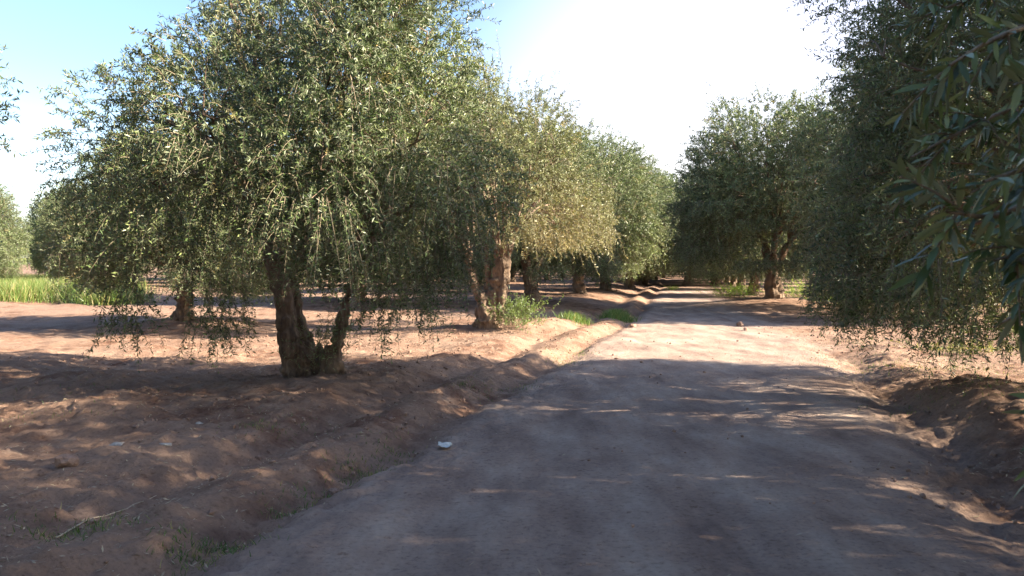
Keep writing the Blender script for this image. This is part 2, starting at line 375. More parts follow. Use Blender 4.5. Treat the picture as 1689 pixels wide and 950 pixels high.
def trunk_mesh(name, stems, lobes, seed, voxel=.03, knots=8, limb_r=.032, fork=None):
    """stems: list of [(x,y,z,r)...]; fused by remeshing and made gnarled; limbs reach into every lobe"""
    rng = np.random.default_rng(seed)
    VV, QQ, nv = [], [], 0
    def add(P, rad, sides=12):
        nonlocal nv
        V, Q = tube_batch(P[None], rad[None], sides)
        k = len(P)
        QQ.append(Q + nv)
        # end caps as fans of quads (degenerate-free): add centre points
        VV.append(V); nv += len(V)
        for ring, rev in ((0, True), (k - 1, False)):
            c = P[ring]; VV.append(c[None]); ci = nv; nv += 1
            base = ci - (0 if ring == 0 else 1) - len(V) + ring * sides
            for s in range(sides):
                a, b = base + s, base + (s + 1) % sides
                CAPS.append((a, ci, b) if not rev else (b, ci, a))
    CAPS = []
    for st in stems:
        st = np.array(st, float)
        sp = spline(st, max(10, len(st) * 7))
        P = sp[:, :3] + .03 * rng.normal(size=(len(sp), 3)) * np.minimum(1, sp[:, 3:4] * 4)
        add(P, np.maximum(sp[:, 3] * (1 + .14 * rng.normal(size=len(sp))), .02), 14)
        for _ in range(knots):
            i = rng.integers(0, len(sp)); r = sp[i, 3]; dd = nrm(rng.normal(size=3)) * r * .75
            c = P[i] + dd; q = np.stack([c - np.array([0, 0, r * .5]), c, c + np.array([0, 0, r * .5])])
            add(q, np.array([r * .25, r * .48, r * .25]), 8)
    V = np.concatenate(VV); Q = np.concatenate(QQ)
    me = mesh_np(name + '_raw', V, np.array(CAPS), Q)
    o = bpy.data.objects.new('tmp', me); C.objects.link(o)
    md = o.modifiers.new('r', 'REMESH'); md.mode = 'VOXEL'; md.voxel_size = voxel
    ms = o.modifiers.new('s', 'SMOOTH'); ms.factor = .6; ms.iterations = 2
    dg = bpy.context.evaluated_depsgraph_get()
    m2 = bpy.data.meshes.new_from_object(o.evaluated_get(dg)); m2.name = name
    bpy.data.objects.remove(o); bpy.data.meshes.remove(me)
    n = len(m2.vertices); co = np.zeros(n * 3, np.float32); m2.vertices.foreach_get('co', co); co = co.reshape(-1, 3).astype(float)
    no = np.zeros(n * 3, np.float32); m2.vertex_normals.foreach_get('vector', no); no = no.reshape(-1, 3)
    rid = 1 - np.abs(fbm(co[:, 0] * 9, co[:, 1] * 9, co[:, 2] * 2.2, 3, seed)); rid2 = fbm(co[:, 0] * 22, co[:, 1] * 22, co[:, 2] * 9, 2, seed + 9)
    co = co + no * (.05 * (rid - .6) + .008 * rid2)[:, None]
    fv = co; fq = np.zeros(len(m2.loops), np.int32); m2.loops.foreach_get('vertex_index', fq)
    ls = np.zeros(len(m2.polygons), np.int32); lt = ls.copy(); m2.polygons.foreach_get('loop_start', ls); m2.polygons.foreach_get('loop_total', lt)
    q4 = fq[ls[lt == 4][:, None] + np.arange(4)]; t3 = fq[ls[lt == 3][:, None] + np.arange(3)] if (lt == 3).any() else None
    bpy.data.meshes.remove(m2)
    # limbs: from the stem tops out to the lobes
    tops = [np.array(s[-1], float) for s in stems if len(s) > 2 and s[-1][2] > .9]
    if fork: tops += [np.array(f, float) for f in fork]
    LV, LQ, k0 = [], [], len(fv)
    for lb in lobes:
        c = np.array(lb[:3]); tp = min(tops, key=lambda q: np.linalg.norm((q[:3] - c) * np.array([1, 1, .3])))
        a = tp[:3]; mid = a * .5 + c * .5 + np.array([0, 0, .15 + .12 * np.linalg.norm((c - a)[:2])]) + .12 * rng.normal(size=3)
        s0 = a - (a - np.array(a)) ; r0 = min(tp[3] * .6, limb_r * (1 + .4 * rng.random()))
        sp = spline([np.append(s0, r0), np.append(mid, r0 * .62), np.append(c, r0 * .3)], 10)
        P = sp[:, :3] + .02 * rng.normal(size=(10, 3)); P[0] = s0
        vv, qq = tube_batch(P[None], np.maximum(sp[:, 3], .008)[None], 7)
        LV.append(vv); LQ.append(qq + k0); k0 += len(vv)
        for _ in range(5):                      # side branches inside the clump
            i = rng.integers(4, 10); e = c + nrm(rng.normal(size=3)) * lb[3] * .8
            sp2 = spline([np.append(P[i], r0 * .28), np.append((P[i] + e) / 2 + np.array([0, 0, .1]), r0 * .2), np.append(e, r0 * .1)], 6)
            vv, qq = tube_batch(sp2[None, :, :3], np.maximum(sp2[:, 3], .004)[None], 5)
            LV.append(vv); LQ.append(qq + k0); k0 += len(vv)
    V = np.concatenate([fv] + LV) if LV else fv; Q = np.concatenate([q4] + LQ) if LQ else q4
    return mesh_np(name, V, t3, Q, (M['bark'],), None, None, True)

def auto_lobes(seed, rx, ry, z0, z1, n=42, rl=(.55, 1.0), cx=0, cy=0, fill=12, low=.55):
    """clumps over a rounded, slightly bell shaped crown"""
    rng = np.random.default_rng(seed); out = []
    g = math.pi * (3 - math.sqrt(5))
    for i in range(n):
        f = (i + .5) / n
        z = z0 + (z1 - z0) * f ** .9
        q = (z - z0) / (z1 - z0)
        prof = math.sqrt(max(0.02, 1 - max(0, (q - .30) / .74) ** 2.0)) * (1 - .12 * max(0, .3 - q) / .3)
        th = i * g + rng.uniform(-.35, .35); k = rng.uniform(.70, 1.0)
        out.append((cx + rx * prof * k * math.cos(th), cy + ry * prof * k * math.sin(th), z + rng.uniform(-.2, .2), rng.uniform(*rl)))
    for i in range(fill):
        th = rng.uniform(0, 6.28); k = rng.uniform(.1, .5)
        out.append((cx + rx * k * math.cos(th), cy + ry * k * math.sin(th), z0 + (z1 - z0) * rng.uniform(.35, .85), rl[1] * 1.05, .6))
    return out

def tree(name, loc, trunk, crown, label, group=None, rot=0, scale=1.0, sink=.08, cat='olive tree'):
    e = bpy.data.objects.new(name, None); C.objects.link(e); e.empty_display_size = .5
    e.location = (loc[0], loc[1], gz(loc[0], loc[1]) - sink); e.rotation_euler[2] = rot
    e.scale = (scale, scale, scale) if isinstance(scale, (int, float)) else scale
    tag(e, label, cat, group)
    link(bpy.data.objects.new('trunk', trunk), e); link(bpy.data.objects.new('crown', crown), e)
    return e

# ------------------------------------------------------------ where the trees stand
T1 = (-2.55, 11.0); T2 = (-.57, 20.2); T3 = (.78, 29.5); T4 = (3.05, 38.5)
LA = (-8.1, 21.0)                                # dark tree behind on the left, trunk at column 305
RN = (6.95, 9.1)                                  # big dark tree on the right
RF = (9.55, 31.0)                                # dark tree across the track
R0 = (5.3, -.3)                                   # tree beside the photographer, overhanging
MOUNDS += [(T1[0], T1[1], 1.5, .16), (T2[0], T2[1], 1.3, .10), (LA[0], LA[1], 1.6, .18), (RF[0], RF[1], 2.6, .36), (RN[0], RN[1], 1.8, .2),
           (-5.3, 10.6, 1.0, .22), (-7.4, 11.6, 1.3, .2), (-4.4, 8.9, .8, .10), (5.2, 8.7, .8, .2)]

# ------------------------------------------------------------ ground: one sheet to the horizon
def axis_pts(lo, hi, fine, step, grow=1.10):
    mid = list(np.arange(fine[0], fine[1] + 1e-6, step)); s = step; a = mid[-1]; up = []
    while a < hi: s *= grow; a += s; up.append(a)
    s = step; a = mid[0]; dn = []
    while a > lo: s *= grow; a -= s; dn.append(a)
    return np.array(dn[::-1] + mid + up)
xs = axis_pts(-1500, 1500, (-8.5, 8), .032, 1.06); ys = axis_pts(-300, 2500, (2.8, 14), .032, 1.02)
GX, GY = np.meshgrid(xs, ys); GZ = ground_z(GX, GY)
far = sstep(60, 140, np.hypot(GX, GY)); GZ = GZ * (1 - far) + .1 * far
nx, ny = len(xs), len(ys)
V = np.stack([GX.ravel(), GY.ravel(), GZ.ravel()], -1)
i = np.arange(ny - 1)[:, None] * nx + np.arange(nx - 1)[None, :]; i = i.ravel()
Q = np.stack([i, i + 1, i + nx + 1, i + nx], -1)
gm = mesh_np('ground', V, None, Q, (M['soil'],), None, {'track': road_mask(GX, GY).ravel()}, True)
tag(link(bpy.data.objects.new('ground', gm)), kind='structure')

# ------------------------------------------------------------ the big olive tree left of the track
rng = random.Random(4)
l1 = [q for q in auto_lobes(11, 2.4, 2.5, 1.95, 5.5, 52, (.45, .85), cx=0, cy=0) if not (q[0] < -1.5 and q[2] > 4.3)]
l1 += [(-2.8, -.3, 3.75, .38, .5), (-2.9, .2, 3.9, .3, .5), (-2.3, 0, 4.0, .35, .6), (-2.0, -.5, 3.3, .5), (-1.7, .3, 4.2, .4, .7), (-1.3, -1.9, 2.4, .6), (-.6, -2.2, 3.1, .7), (.6, -2.3, 2.5, .65),
       (1.6, -1.7, 2.9, .7), (-1.5, -1.6, 3.4, .6), (-.2, .2, 5.6, .6), (.9, .3, 5.6, .65), (1.3, 0, 5.3, .5), (2.0, 0, 4.4, .5), (-1.1, 0, 5.3, .5), (0, -1.2, 4.7, .8), (1.0, -1.2, 4.4, .8), (-1.0, -.8, 4.2, .7)]
SKY_X = [0, 60, 110, 200, 250, 300, 340, 740, 830, 850, 950, 975, 1010, 1040]; SKY_Y = [260, 190, 130, 112, 70, 0, -120, -120, 50, 110, 165, 235, 290, 420]
def inside(lb, loc, m=.75):                      # true when the clump stays below the crown's own outline
    wx, wy, wz = lb[0] + loc[0], lb[1] + loc[1], lb[2]
    px = CX + F_PX * wx / wy; py = HOR - F_PX * (wz + lb[3] * m * 1.35 - CAM_H) / wy
    return py > np.interp(px + (-1 if px < 500 else 1) * lb[3] * .6 * F_PX / wy, SKY_X, SKY_Y)
l1 = [q for q in l1 if inside(q, T1)]
h1 = [(-.95, -.5, 1.5, .42, .20, 26), (-1.9, -1.0, 1.6, .55, .2, 14), (-1.05, -1.1, 2.0, .5, .25, 60), (-1.9, -1.2, 2.1, .55, .25, 40), (.3, -1.5, 2.0, .75, .35, 70), (1.0, -1.3, 2.1, .6, .30, 60), (1.3, -.9, 2.2, .75, .35, 80), (1.75, -.6, 2.3, 1.0, .25, 60), (.15, -.7, 1.5, .35, .22, 45), (.1, -1.0, 1.9, .9, .5, 60)]
s1 = [[(-.30, 0, -.15, .19), (-.28, 0, .25, .15), (-.36, 0, .75, .12), (-.44, .02, 1.3, .11), (-.62, .05, 1.9, .09)],
      [(-.20, .05, -.15, .20), (-.14, .05, .30, .13), (-.12, .1, .62, .07)],
      [(-.20, .10, .3, .12), (-.24, .12, .8, .09), (-.34, .1, 1.35, .07)],
      [(.05, .1, -.15, .16), (.06, .15, .25, .09), (.02, .2, .45, .05)],
      [(.24, .0, -.15, .15), (.28, 0, .35, .085), (.36, .02, .85, .065), (.50, .05, 1.35, .06), (.75, .1, 1.9, .06)],
      [(.12, .02, -.15, .14), (.16, .0, .2, .10), (.22, .02, .5, .06)],
      [(-.5, .0, -.12, .08), (-.36, 0, .05, .10), (-.28, 0, .3, .08)], [(.48, -.05, -.12, .06), (.34, 0, .06, .08), (.28, 0, .3, .06)],
      [(.50, .05, 1.35, .06), (.66, .02, 1.55, .055), (.62, .0, 1.75, .05)]]
tA = tree('olive_tree', T1, trunk_mesh('gnarled_trunk', s1, l1, 5, .020), crown_mesh('big_crown', l1, 21, 250, 28, .064, wide=.26, hang=h1, zmin=.75, clear=lambda x, y, z: (x > -.75) & (x < .75) & (z < 1.08) & (y < .9) & (y > -3), axis=(.3, 0)),
     'largest olive tree left of the track, its split gnarled trunk at the edge of shade')

# ------------------------------------------------------------ second tree of the row, yellowing
l2 = auto_lobes(15, 2.6, 2.5, 2.7, 5.4, 44, (.5, .85), cx=.4) + [(1.5, -1.2, 2.5, .6), (2.2, -.9, 2.6, .6), (2.5, -.2, 2.7, .55), (1.9, -1.4, 3.1, .6), (.9, -1.8, 2.7, .55)]
l2 = [q for q in l2 if inside(q, T2, .9)]
s2 = [[(0, 0, -.15, .32), (-.02, 0, .25, .26), (-.12, 0, .65, .16), (-.32, 0, 1.05, .10), (-.42, .02, 1.5, .08)],
      [(.05, 0, .2, .20), (.12, -.02, .65, .15), (.22, 0, 1.15, .12), (.25, 0, 1.8, .10), (.15, 0, 2.4, .08)],
      [(.10, .1, .1, .2), (.25, .1, .6, .13), (.40, .1, 1.1, .10), (.45, .1, 1.7, .09), (.6, .1, 2.3, .07)],
      [(0, .1, .4, .12), (-.05, .1, .9, .08), (0, .1, 1.4, .07), (-.05, .1, 2.0, .06)],
      [(.32, -.1, .4, .08), (.36, -.12, 1.0, .07), (.32, -.1, 1.7, .06)]]
def dry2(x, y, z): return max(0, min(1, (3.6 - z) * .45)) * (.55 + .3 * math.sin(x * 2.1 + y)) * (1.5 if x > -.3 else .5) + .22
t = tree('olive_tree', T2, trunk_mesh('forked_trunk', s2, l2, 8, .03), crown_mesh('yellowed_crown', l2, 33, 210, 24, .075, dryf=dry2, zmin=1.5, axis=(.4, 0), skirt=.5, wide=.24),
         'yellowish olive tree with a sunlit forked trunk and green shoots at its foot')
def basal(parent, seed, n, cx, cy, sx, sy, h, leaf, K, mat='shoot', wide=.32):
    r_ = np.random.default_rng(seed)
    P0 = np.stack([cx + sx * r_.normal(size=n), cy + sy * r_.normal(size=n), r_.uniform(.05, .5, n) * h / .7], -1)
    D0 = nrm(np.stack([(P0[:, 0] - cx * .8) * .9, (P0[:, 1]) * .5, np.full(n, .9)], -1) + .35 * r_.normal(size=(n, 3)))
    V, T, ti, dy, CL = leaves_on(P0, D0, r_.uniform(.3, .8, n) * h, r_.uniform(0, .35, n), K, leaf, r_, tintT=r_.uniform(.3, .8, n), wide=wide)
    V2, Q2 = tube_batch(CL, np.linspace(.0025, .001, 5)[None].repeat(n, 0), 3)
    me = mesh_np('basal_shoots', np.concatenate([V, V2]), T, Q2 + len(V), (M[mat], M['twig']), np.concatenate([np.zeros(len(T)), np.ones(len(Q2))]), {'tint': np.concatenate([ti, np.full(len(V2), .5)]), 'dry': np.zeros(len(V) + len(V2))})
    return link(bpy.data.objects.new('basal_shoots', me), parent)
basal(t, 3, 190, .62, -.3, .26, .22, .7, .07, 13)
basal(tA, 4, 55, .16, -.22, .14, .06, .9, .055, 14, 'leaf', .26)
# ------------------------------------------------------------ shared tree shapes for the rows behind
def simple_stems(seed, h=1.7):
    r = random.Random(seed); st = []
    lx, ly = r.uniform(-.15, .15), r.uniform(-.1, .1)
    st.append([(0, 0, -.35, .42), (0, 0, .15, .30), (lx * .5, ly, .7, .23), (lx, ly, 1.15, .22)])
    for k in range(3):
        a = k * 2.1 + r.uniform(-.4, .4); d = r.uniform(.35, .6)
        st.append([(lx, ly, .8, .18), (lx + d * .35 * math.cos(a), ly + d * .35 * math.sin(a), 1.25, .13), (lx + d * math.cos(a), ly + d * math.sin(a), h + r.uniform(0, .4), .09)])
    return st
shapes = []
for k, sd in enumerate((101, 202, 303)):
    lb = auto_lobes(sd, 3.1, 3.1, 1.55, 5.6, 50, (.6, 1.0))
    st = simple_stems(sd)
    shapes.append((trunk_mesh('row_trunk', st, lb, sd, .045, 4), crown_mesh('row_crown', lb, sd + 1, 165, 18, .095, zmin=.72, wide=.26, skirt=1.8)))
coarse = []
for k, sd in enumerate((404, 505)):
    lb = auto_lobes(sd, 3.2, 3.2, 2.0, 5.6, 28, (.8, 1.2))
    coarse.append((trunk_mesh('far_trunk', simple_stems(sd), lb, sd, .07, 3), crown_mesh('far_crown', lb, sd + 1, 120, 10, .17, zmin=.6, wide=.34, stems=False)))

# right-hand dark tree, low sweeping skirt
lR = auto_lobes(61, 3.2, 3.4, 2.0, 6.0, 58, (.55, .95)) + [(-2.9, .2, 1.7, .7), (-2.6, 1.4, 1.6, .7), (-2.3, 2.2, 1.7, .7), (-1.2, 2.8, 1.6, .7), (0, 3.0, 1.6, .7), (-2.7, -1.0, 1.8, .6), (-3.2, .6, 4.9, .5), (-3.1, -.2, 3.6, .5)]
tree('olive_tree', RN, trunk_mesh('right_trunk', simple_stems(61), lR, 62, .04), crown_mesh('right_crown', lR, 63, 260, 27, .068, wide=.24, zmin=.6, skirt=1.3, hang=[(-2.2, -.2, 1.5, .5, .4, 80), (-1.5, .6, 1.4, .55, .4, 70), (-2.6, .9, 1.5, .6, .35, 60), (-1.0, .2, 1.3, .5, .4, 60)]),
     'tall dark olive tree at the right edge, low twigs hanging over the bank')
# ------------------------------------------------------------ tree beside the photographer
l0 = auto_lobes(71, 3.3, 3.3, 2.0, 5.8, 44, (.6, 1.05))
near_shape = (trunk_mesh('near_trunk', simple_stems(71), l0, 72, .05), crown_mesh('near_crown', l0, 73, 235, 20, .085, zmin=1.0, wide=.24))
t0 = tree('olive_tree', R0, *near_shape,
          'nearest olive tree, leaning in from beyond the right edge with large blurred leaves')
e = t0
def bough(pts, seed, n_tw, lw=.07):
    """a near bough: curved stem, twigs, and full leaf blades"""
    r = np.random.default_rng(seed)
    pts = [(3.3, .9, 2.9)] + list(pts)
    sp = spline([np.array(p) for p in pts], 24)
    rad = np.linspace(.016, .0025, 24)
    Vs, Qs = tube_batch(sp[None], rad[None], 8)
    T_ = nrm(np.gradient(sp, axis=0))
    VV = [Vs]; QQ = [Qs]; mi = [np.ones(len(Qs))]; ti = [np.full(len(Vs), .5)]; k0 = len(Vs)
    def blade(p, ax, nn, ll, ww, tn):
        nonlocal k0
        wv = np.cross(ax, nn); prof = [(0, .08), (.18, .62), (.42, 1.0), (.68, .82), (.88, .38), (1.0, .03)]
        row = []
        for s, wd in prof:
            c = p + ax * ll * s - nn * ll * .16 * s * s
            row += [c - wv * ww * wd + nn * ww * .22 * wd, c, c + wv * ww * wd + nn * ww * .22 * wd]
        VV.append(np.array(row)); q = []
        for a in range(5):
            for b in range(2):
                j = a * 3 + b; q.append((j, j + 1, j + 4, j + 3))
        QQ.append(np.array(q) + k0); mi.append(np.zeros(len(q))); ti.append(np.full(len(row), tn)); k0 += len(row)
    def leafy(P, cnt, sc_):
        TT = nrm(np.gradient(P, axis=0)); m = len(P)
        ph = r.uniform(0, 6.28)
        for a in range(cnt):
            f = .12 + .88 * a / cnt; i_ = min(m - 1, int(f * (m - 1))); p = P[i_]; tt = TT[i_]
            s1_ = nrm(np.cross(tt, np.array([0, 0, 1.0]) + .01)); s2_ = np.cross(tt, s1_)
            for sgn in (0, math.pi):
                th = ph + a * 1.57 + sgn + r.uniform(-.3, .3)
                side = s1_ * math.cos(th) + s2_ * math.sin(th)
                ax = nrm(tt * r.uniform(.7, 1.3) + side + np.array([0, 0, -.12]) + .15 * r.normal(size=3))
                nn = nrm(np.array([0, 0, 1.0]) + .5 * r.normal(size=3)); nn = nrm(nn - ax * nn.dot(ax))
                ll = sc_ * r.uniform(.75, 1.15); blade(p, ax, nn, ll, ll * .095, float(np.clip(r.normal(.45, .18), 0, 1)))
    leafy(sp[13:], 10, lw)
    for k in range(n_tw):
        i_ = r.integers(9, 23); side = nrm(np.cross(T_[i_], r.normal(size=3)))
        d = nrm(T_[i_] * .8 + side * .8 + np.array([0, 0, -.25])); L_ = r.uniform(.10, .22)
        p = sp[i_]; q = np.array([p + d * L_ * s - np.array([0, 0, .2 * L_ * s * s]) for s in np.linspace(0, 1, 10)])
        vv, qq = tube_batch(q[None], np.linspace(.0035, .0012, 10)[None], 5)
        VV.append(vv); QQ.append(qq + k0); mi.append(np.ones(len(qq))); ti.append(np.full(len(vv), .5)); k0 += len(vv)
        leafy(q, int(7 + L_ * 22), lw)
    V = np.concatenate(VV) - np.array(e.location); n = len(V)
    me = mesh_np('bough', V, None, np.concatenate(QQ), (M['leaf'], M['twig']), np.concatenate(mi), {'tint': np.concatenate(ti), 'dry': np.zeros(n)}, True)
    o = link(bpy.data.objects.new('bough', me), e); return o
def cp(px, py, D): return ((px - CX) / F_PX * D, D, CAM_H + (HOR - py) / F_PX * D)   # a point seen at that place, D metres off
bough([cp(1960, 150, 2.3), cp(1800, 260, 1.9), cp(1660, 350, 1.6), cp(1560, 350, 1.5)], 1, 7)
bough([cp(1990, 350, 2.0), cp(1860, 370, 1.8), cp(1740, 400, 1.65), cp(1640, 430, 1.55)], 2, 8)
bough([cp(1990, -80, 2.4), cp(1800, 10, 2.1), cp(1650, 60, 1.9), cp(1560, 110, 1.8)], 3, 8)
bough([cp(1990, 60, 2.8), cp(1800, 120, 2.5), cp(1640, 190, 2.3), cp(1500, 260, 2.1)], 4, 8)
bough([cp(2020, 560, 1.9), cp(1900, 600, 1.7), cp(1800, 640, 1.6), cp(1735, 655, 1.5)], 5, 3)
bough([cp(2000, 240, 1.9), cp(1850, 240, 1.6), cp(1720, 270, 1.45), cp(1620, 300, 1.35)], 8, 9)
bough([cp(2000, 480, 2.6), cp(1840, 470, 2.4), cp(1720, 500, 2.2), cp(1640, 540, 2.1)], 9, 7)
bough([cp(2000, -20, 1.7), cp(1860, 60, 1.5), cp(1760, 130, 1.4), cp(1680, 170, 1.35)], 10, 8)
bough([cp(1960, -200, 3.2), cp(1760, -80, 2.9), cp(1620, -10, 2.7), cp(1520, 30, 2.6)], 6, 10)
# unseen trees added behind and beside the photographer to cut skylight on the foreground
for bx, by, br in ((-5.6, .2, 1.1), (-7.4, -8.6, 2.9), (4.0, -9.6, .4), (12.5, -2.0, 1.9), (-13.6, 2.0, 4.0)):
    tree('olive_tree', (bx, by), *near_shape, 'unseen olive tree added around the photographer to block sky light', 'unseen olives added around the photographer', rot=br)
# ------------------------------------------------------------ other trees that can be told apart
tree('olive_tree', (7.4, 3.8), *near_shape, 'olive tree just outside the right edge, between the nearest one and the tall dark one', rot=2.2, scale=1.05)
tree('olive_tree', (12.5, 24.8), *shapes[2], 'dark olive tree in the gap behind the tall dark one at right', rot=1.2, scale=1.25)
tree('olive_tree', LA, *shapes[0], 'shaded olive tree half hidden behind the left side of the largest olive', rot=.6, scale=(.86, .86, .74))
tree('olive_tree', RF, *shapes[1], 'round dark olive tree standing alone on a mound right of where the track narrows', rot=2.1, scale=(1.2, 1.2, 1.15))
tree('olive_tree', (-10.6, 11.4), *shapes[2], 'olive tree almost wholly outside the left edge, only its twig tips in sight', rot=1.0, scale=1.0)
tree('olive_tree', (-24.5, 38), *shapes[1], 'pale sunlit olive tree at the far left edge above the green grass', rot=3.0, scale=.82)
tree('olive_tree', (-21.2, 43), *shapes[0], 'dark low olive tree behind the grass, between the pale left one and the shaded one', rot=4.0, scale=.80)
ROW = 'third, fourth and later olives of the row left of the track'
tree('olive_tree', T3, *shapes[2], 'third olive of the left row, dark straight trunk just beyond the yellowish tree', ROW, rot=.3, scale=1.0)
tree('olive_tree', T4, *shapes[0], 'fourth olive of the left row, slim leaning trunk seen past the yellowish crown', ROW, rot=5.1, scale=1.12)
tree('olive_tree', (5.0, 45.5), *shapes[1], 'fifth olive of the left row, thick dark trunk beside the shaded furrows', ROW, rot=1.7, scale=1.16)
tree('olive_tree', (7.3, 53), *shapes[2], 'sixth olive of the left row, dark trunk left of the bright gap', ROW, rot=2.7, scale=1.18)
rg = random.Random(12)
k = 0
def far_tree(x, y, s=None):
    global k
    o = tree('olive_tree', (x, y), *(coarse[k % 2] if y > 56 else shapes[k % 3]), 'distant olive tree in the dim rows closing the view beyond the track', 'distant olives closing the view', rot=rg.uniform(0, 6.28), scale=s or rg.uniform(.9, 1.06)); k += 1
for x, y, q in ((12.6, 61, 1.2), (15.3, 64, 1.25), (10.2, 66, 1.15)): far_tree(x, y, q)
for x, y in ((17.2, 71), (18.4, 78), (13.4, 80), (21, 92), (17, 96), (24, 104)): far_tree(x, y)
for x in range(-70, 78, 7): far_tree(x, 138 + 2 * (x % 3))
for x, y in ((24, 118), (28, 122), (32, 117)): far_tree(x, y)
for j, y in enumerate(range(63, 150, 10)): far_tree(7.3 + (y - 53) * .205, y)
for row, u0 in enumerate((-12.4, -20.0, -27.5, -35.5, -43.5)):
    for y in range(31, 125, 10):
        x = u0 + .21 * y
        if row >= 1 and y < 50: continue
        far_tree(x + rg.uniform(-.4, .4), y + rg.uniform(-.6, .6))
for y in range(42, 125, 10): far_tree(11.9 + (y - 42) * .21, y)
for row, u0 in enumerate((13.2, 21.5, 30.0)):
    for y in range(36, 110, 10): far_tree(u0 + .21 * y + rg.uniform(-.4, .4), y)

# ------------------------------------------------------------ shrubs
def shrub(name, px, py, wd, h, n, mat, label, cat, seed, leaf=.05, K=14, group=None, dry=.1, dep=.5):
    r = np.random.default_rng(seed); x, y = at(px, py)
    P0 = np.stack([wd * .5 * r.normal(size=n) * .6, dep * wd * .5 * r.normal(size=n) * .6, np.zeros(n)], -1)
    P0[:, 2] = ground_z(P0[:, 0] + x, P0[:, 1] + y) - gz(x, y) - .01 + r.uniform(0, .4, n) * h
    D0 = nrm(np.stack([P0[:, 0] / wd * 1.4, P0[:, 1] / wd, np.full(n, 1.0)], -1) + .35 * r.normal(size=(n, 3)))
    V, T, ti, dy, CL = leaves_on(P0, D0, r.uniform(.35, .8, n) * h, r.uniform(.05, .4, n), K, leaf, r, tintT=r.uniform(.2, .9, n), dryT=(r.uniform(0, 1, n) < dry) * .9, wide=.34)
    V2, Q2 = tube_batch(CL, np.linspace(.004, .0015, 5)[None].repeat(n, 0), 3); z2 = np.full(len(V2), .5)
    me = mesh_np('foliage', np.concatenate([V, V2]), T, Q2 + len(V), (M[mat], M['twig']), np.concatenate([np.zeros(len(T)), np.ones(len(Q2))]), {'tint': np.concatenate([ti, z2]), 'dry': np.concatenate([dy, z2 * 0])})
    o = bpy.data.objects.new(name, me); C.objects.link(o); o.location = (x, y, gz(x, y)); tag(o, label, cat, group)
    return o
shrub('shrub', 1215, 492, 1.9, .85, 260, 'bright', 'low sunlit shrub left of the lone dark olive on its mound', 'shrub', 1, .07, 12)
shrub('shrub', 1345, 497, 2.3, 1.0, 300, 'bright', 'bright yellow-green shrub just right of the lone dark olive', 'shrub', 2, .07, 12)
shrub('shrub', 1400, 505, 1.6, .6, 160, 'bright', 'smaller bright green shrub half under the tall dark olive\'s skirt', 'shrub', 3, .07, 12)
shrub('shrub', 1565, 525, 2.6, .9, 260, 'shoot', 'dull green shrub seen through the hanging twigs at right', 'shrub', 4, .06, 12, dry=.4)
shrub('shrub', 1600, 585, 1.5, .35, 130, 'shoot', 'low half dry brush on the bank under the tall dark olive', 'shrub', 8, .05, 10, dry=.6)
shrub('shrub', 1108, 479, .5, .35, 50, 'bright', 'tiny yellow-green plant beside the far end of the track', 'shrub', 6, .08, 8)
shrub('shrub', 190, 500, 3.0, .8, 260, 'shoot', 'leafy green weeds at the right end of the grass strip', 'shrub', 7, .07, 12)

# ------------------------------------------------------------ grass, weeds and litter
def blades(pts, hgt, wdt, r, lean=.35, seg=3):
    n = len(pts); h = hgt * r.uniform(.5, 1.2, n); d = nrm(np.stack([lean * r.normal(size=n), lean * r.normal(size=n), np.ones(n)], -1)); s = nrm(np.stack([r.normal(size=n), r.normal(size=n), np.zeros(n)], -1))
    b = np.stack([r.normal(size=n), r.normal(size=n), -.3 * np.ones(n)], -1) * .22
    rows = []
    for q in range(seg):
        t = q / seg; c = pts + d * (h * t)[:, None] + b * (h * t * t)[:, None]; w_ = wdt * (1 - t * .6)
        rows += [c - s * w_, c + s * w_]
    rows.append(pts + d * h[:, None] + b * h[:, None])
    V = np.stack(rows, 1); m = V.shape[1]; base = np.arange(n)[:, None] * m
    Q = np.concatenate([base + np.array([2 * q, 2 * q + 1, 2 * q + 3, 2 * q + 2]) for q in range(seg - 1)]) if seg > 1 else None
    T = base + np.array([2 * seg - 2, 2 * seg - 1, 2 * seg])
    tint = np.repeat(np.clip(r.normal(.5, .25, n), 0, 1), m)
    return V.reshape(-1, 3), T, Q, tint
def on_ground(x, y, dz=0.0): return np.stack([x, y, ground_z(x, y) + dz], -1)
r = np.random.default_rng(5)
n = 60000; D = 29 + 34 * r.uniform(0, 1, n) ** 1.5; X = -r.uniform(.47, .66, n) * D + r.normal(0, .8, n)
keep = noise3(X * .5, D * .4, 0, 3) + .5 * (D - 30.5) + .3 * r.normal(size=n) > -.25; X, D = X[keep], D[keep]
V, T, Q, ti = blades(on_ground(X, D, -.02), .75, .012, r, .3)
dy = np.repeat((r.uniform(0, 1, len(X)) < .34) * .9, 7)
tag(link(bpy.data.objects.new('grass_strip', mesh_np('grass_strip', V, T, Q, (M['grass'],), None, {'tint': np.clip(ti + .25, 0, 1), 'dry': dy}))), 'bright green tall grass below the far left trees', 'grass', kind='stuff')
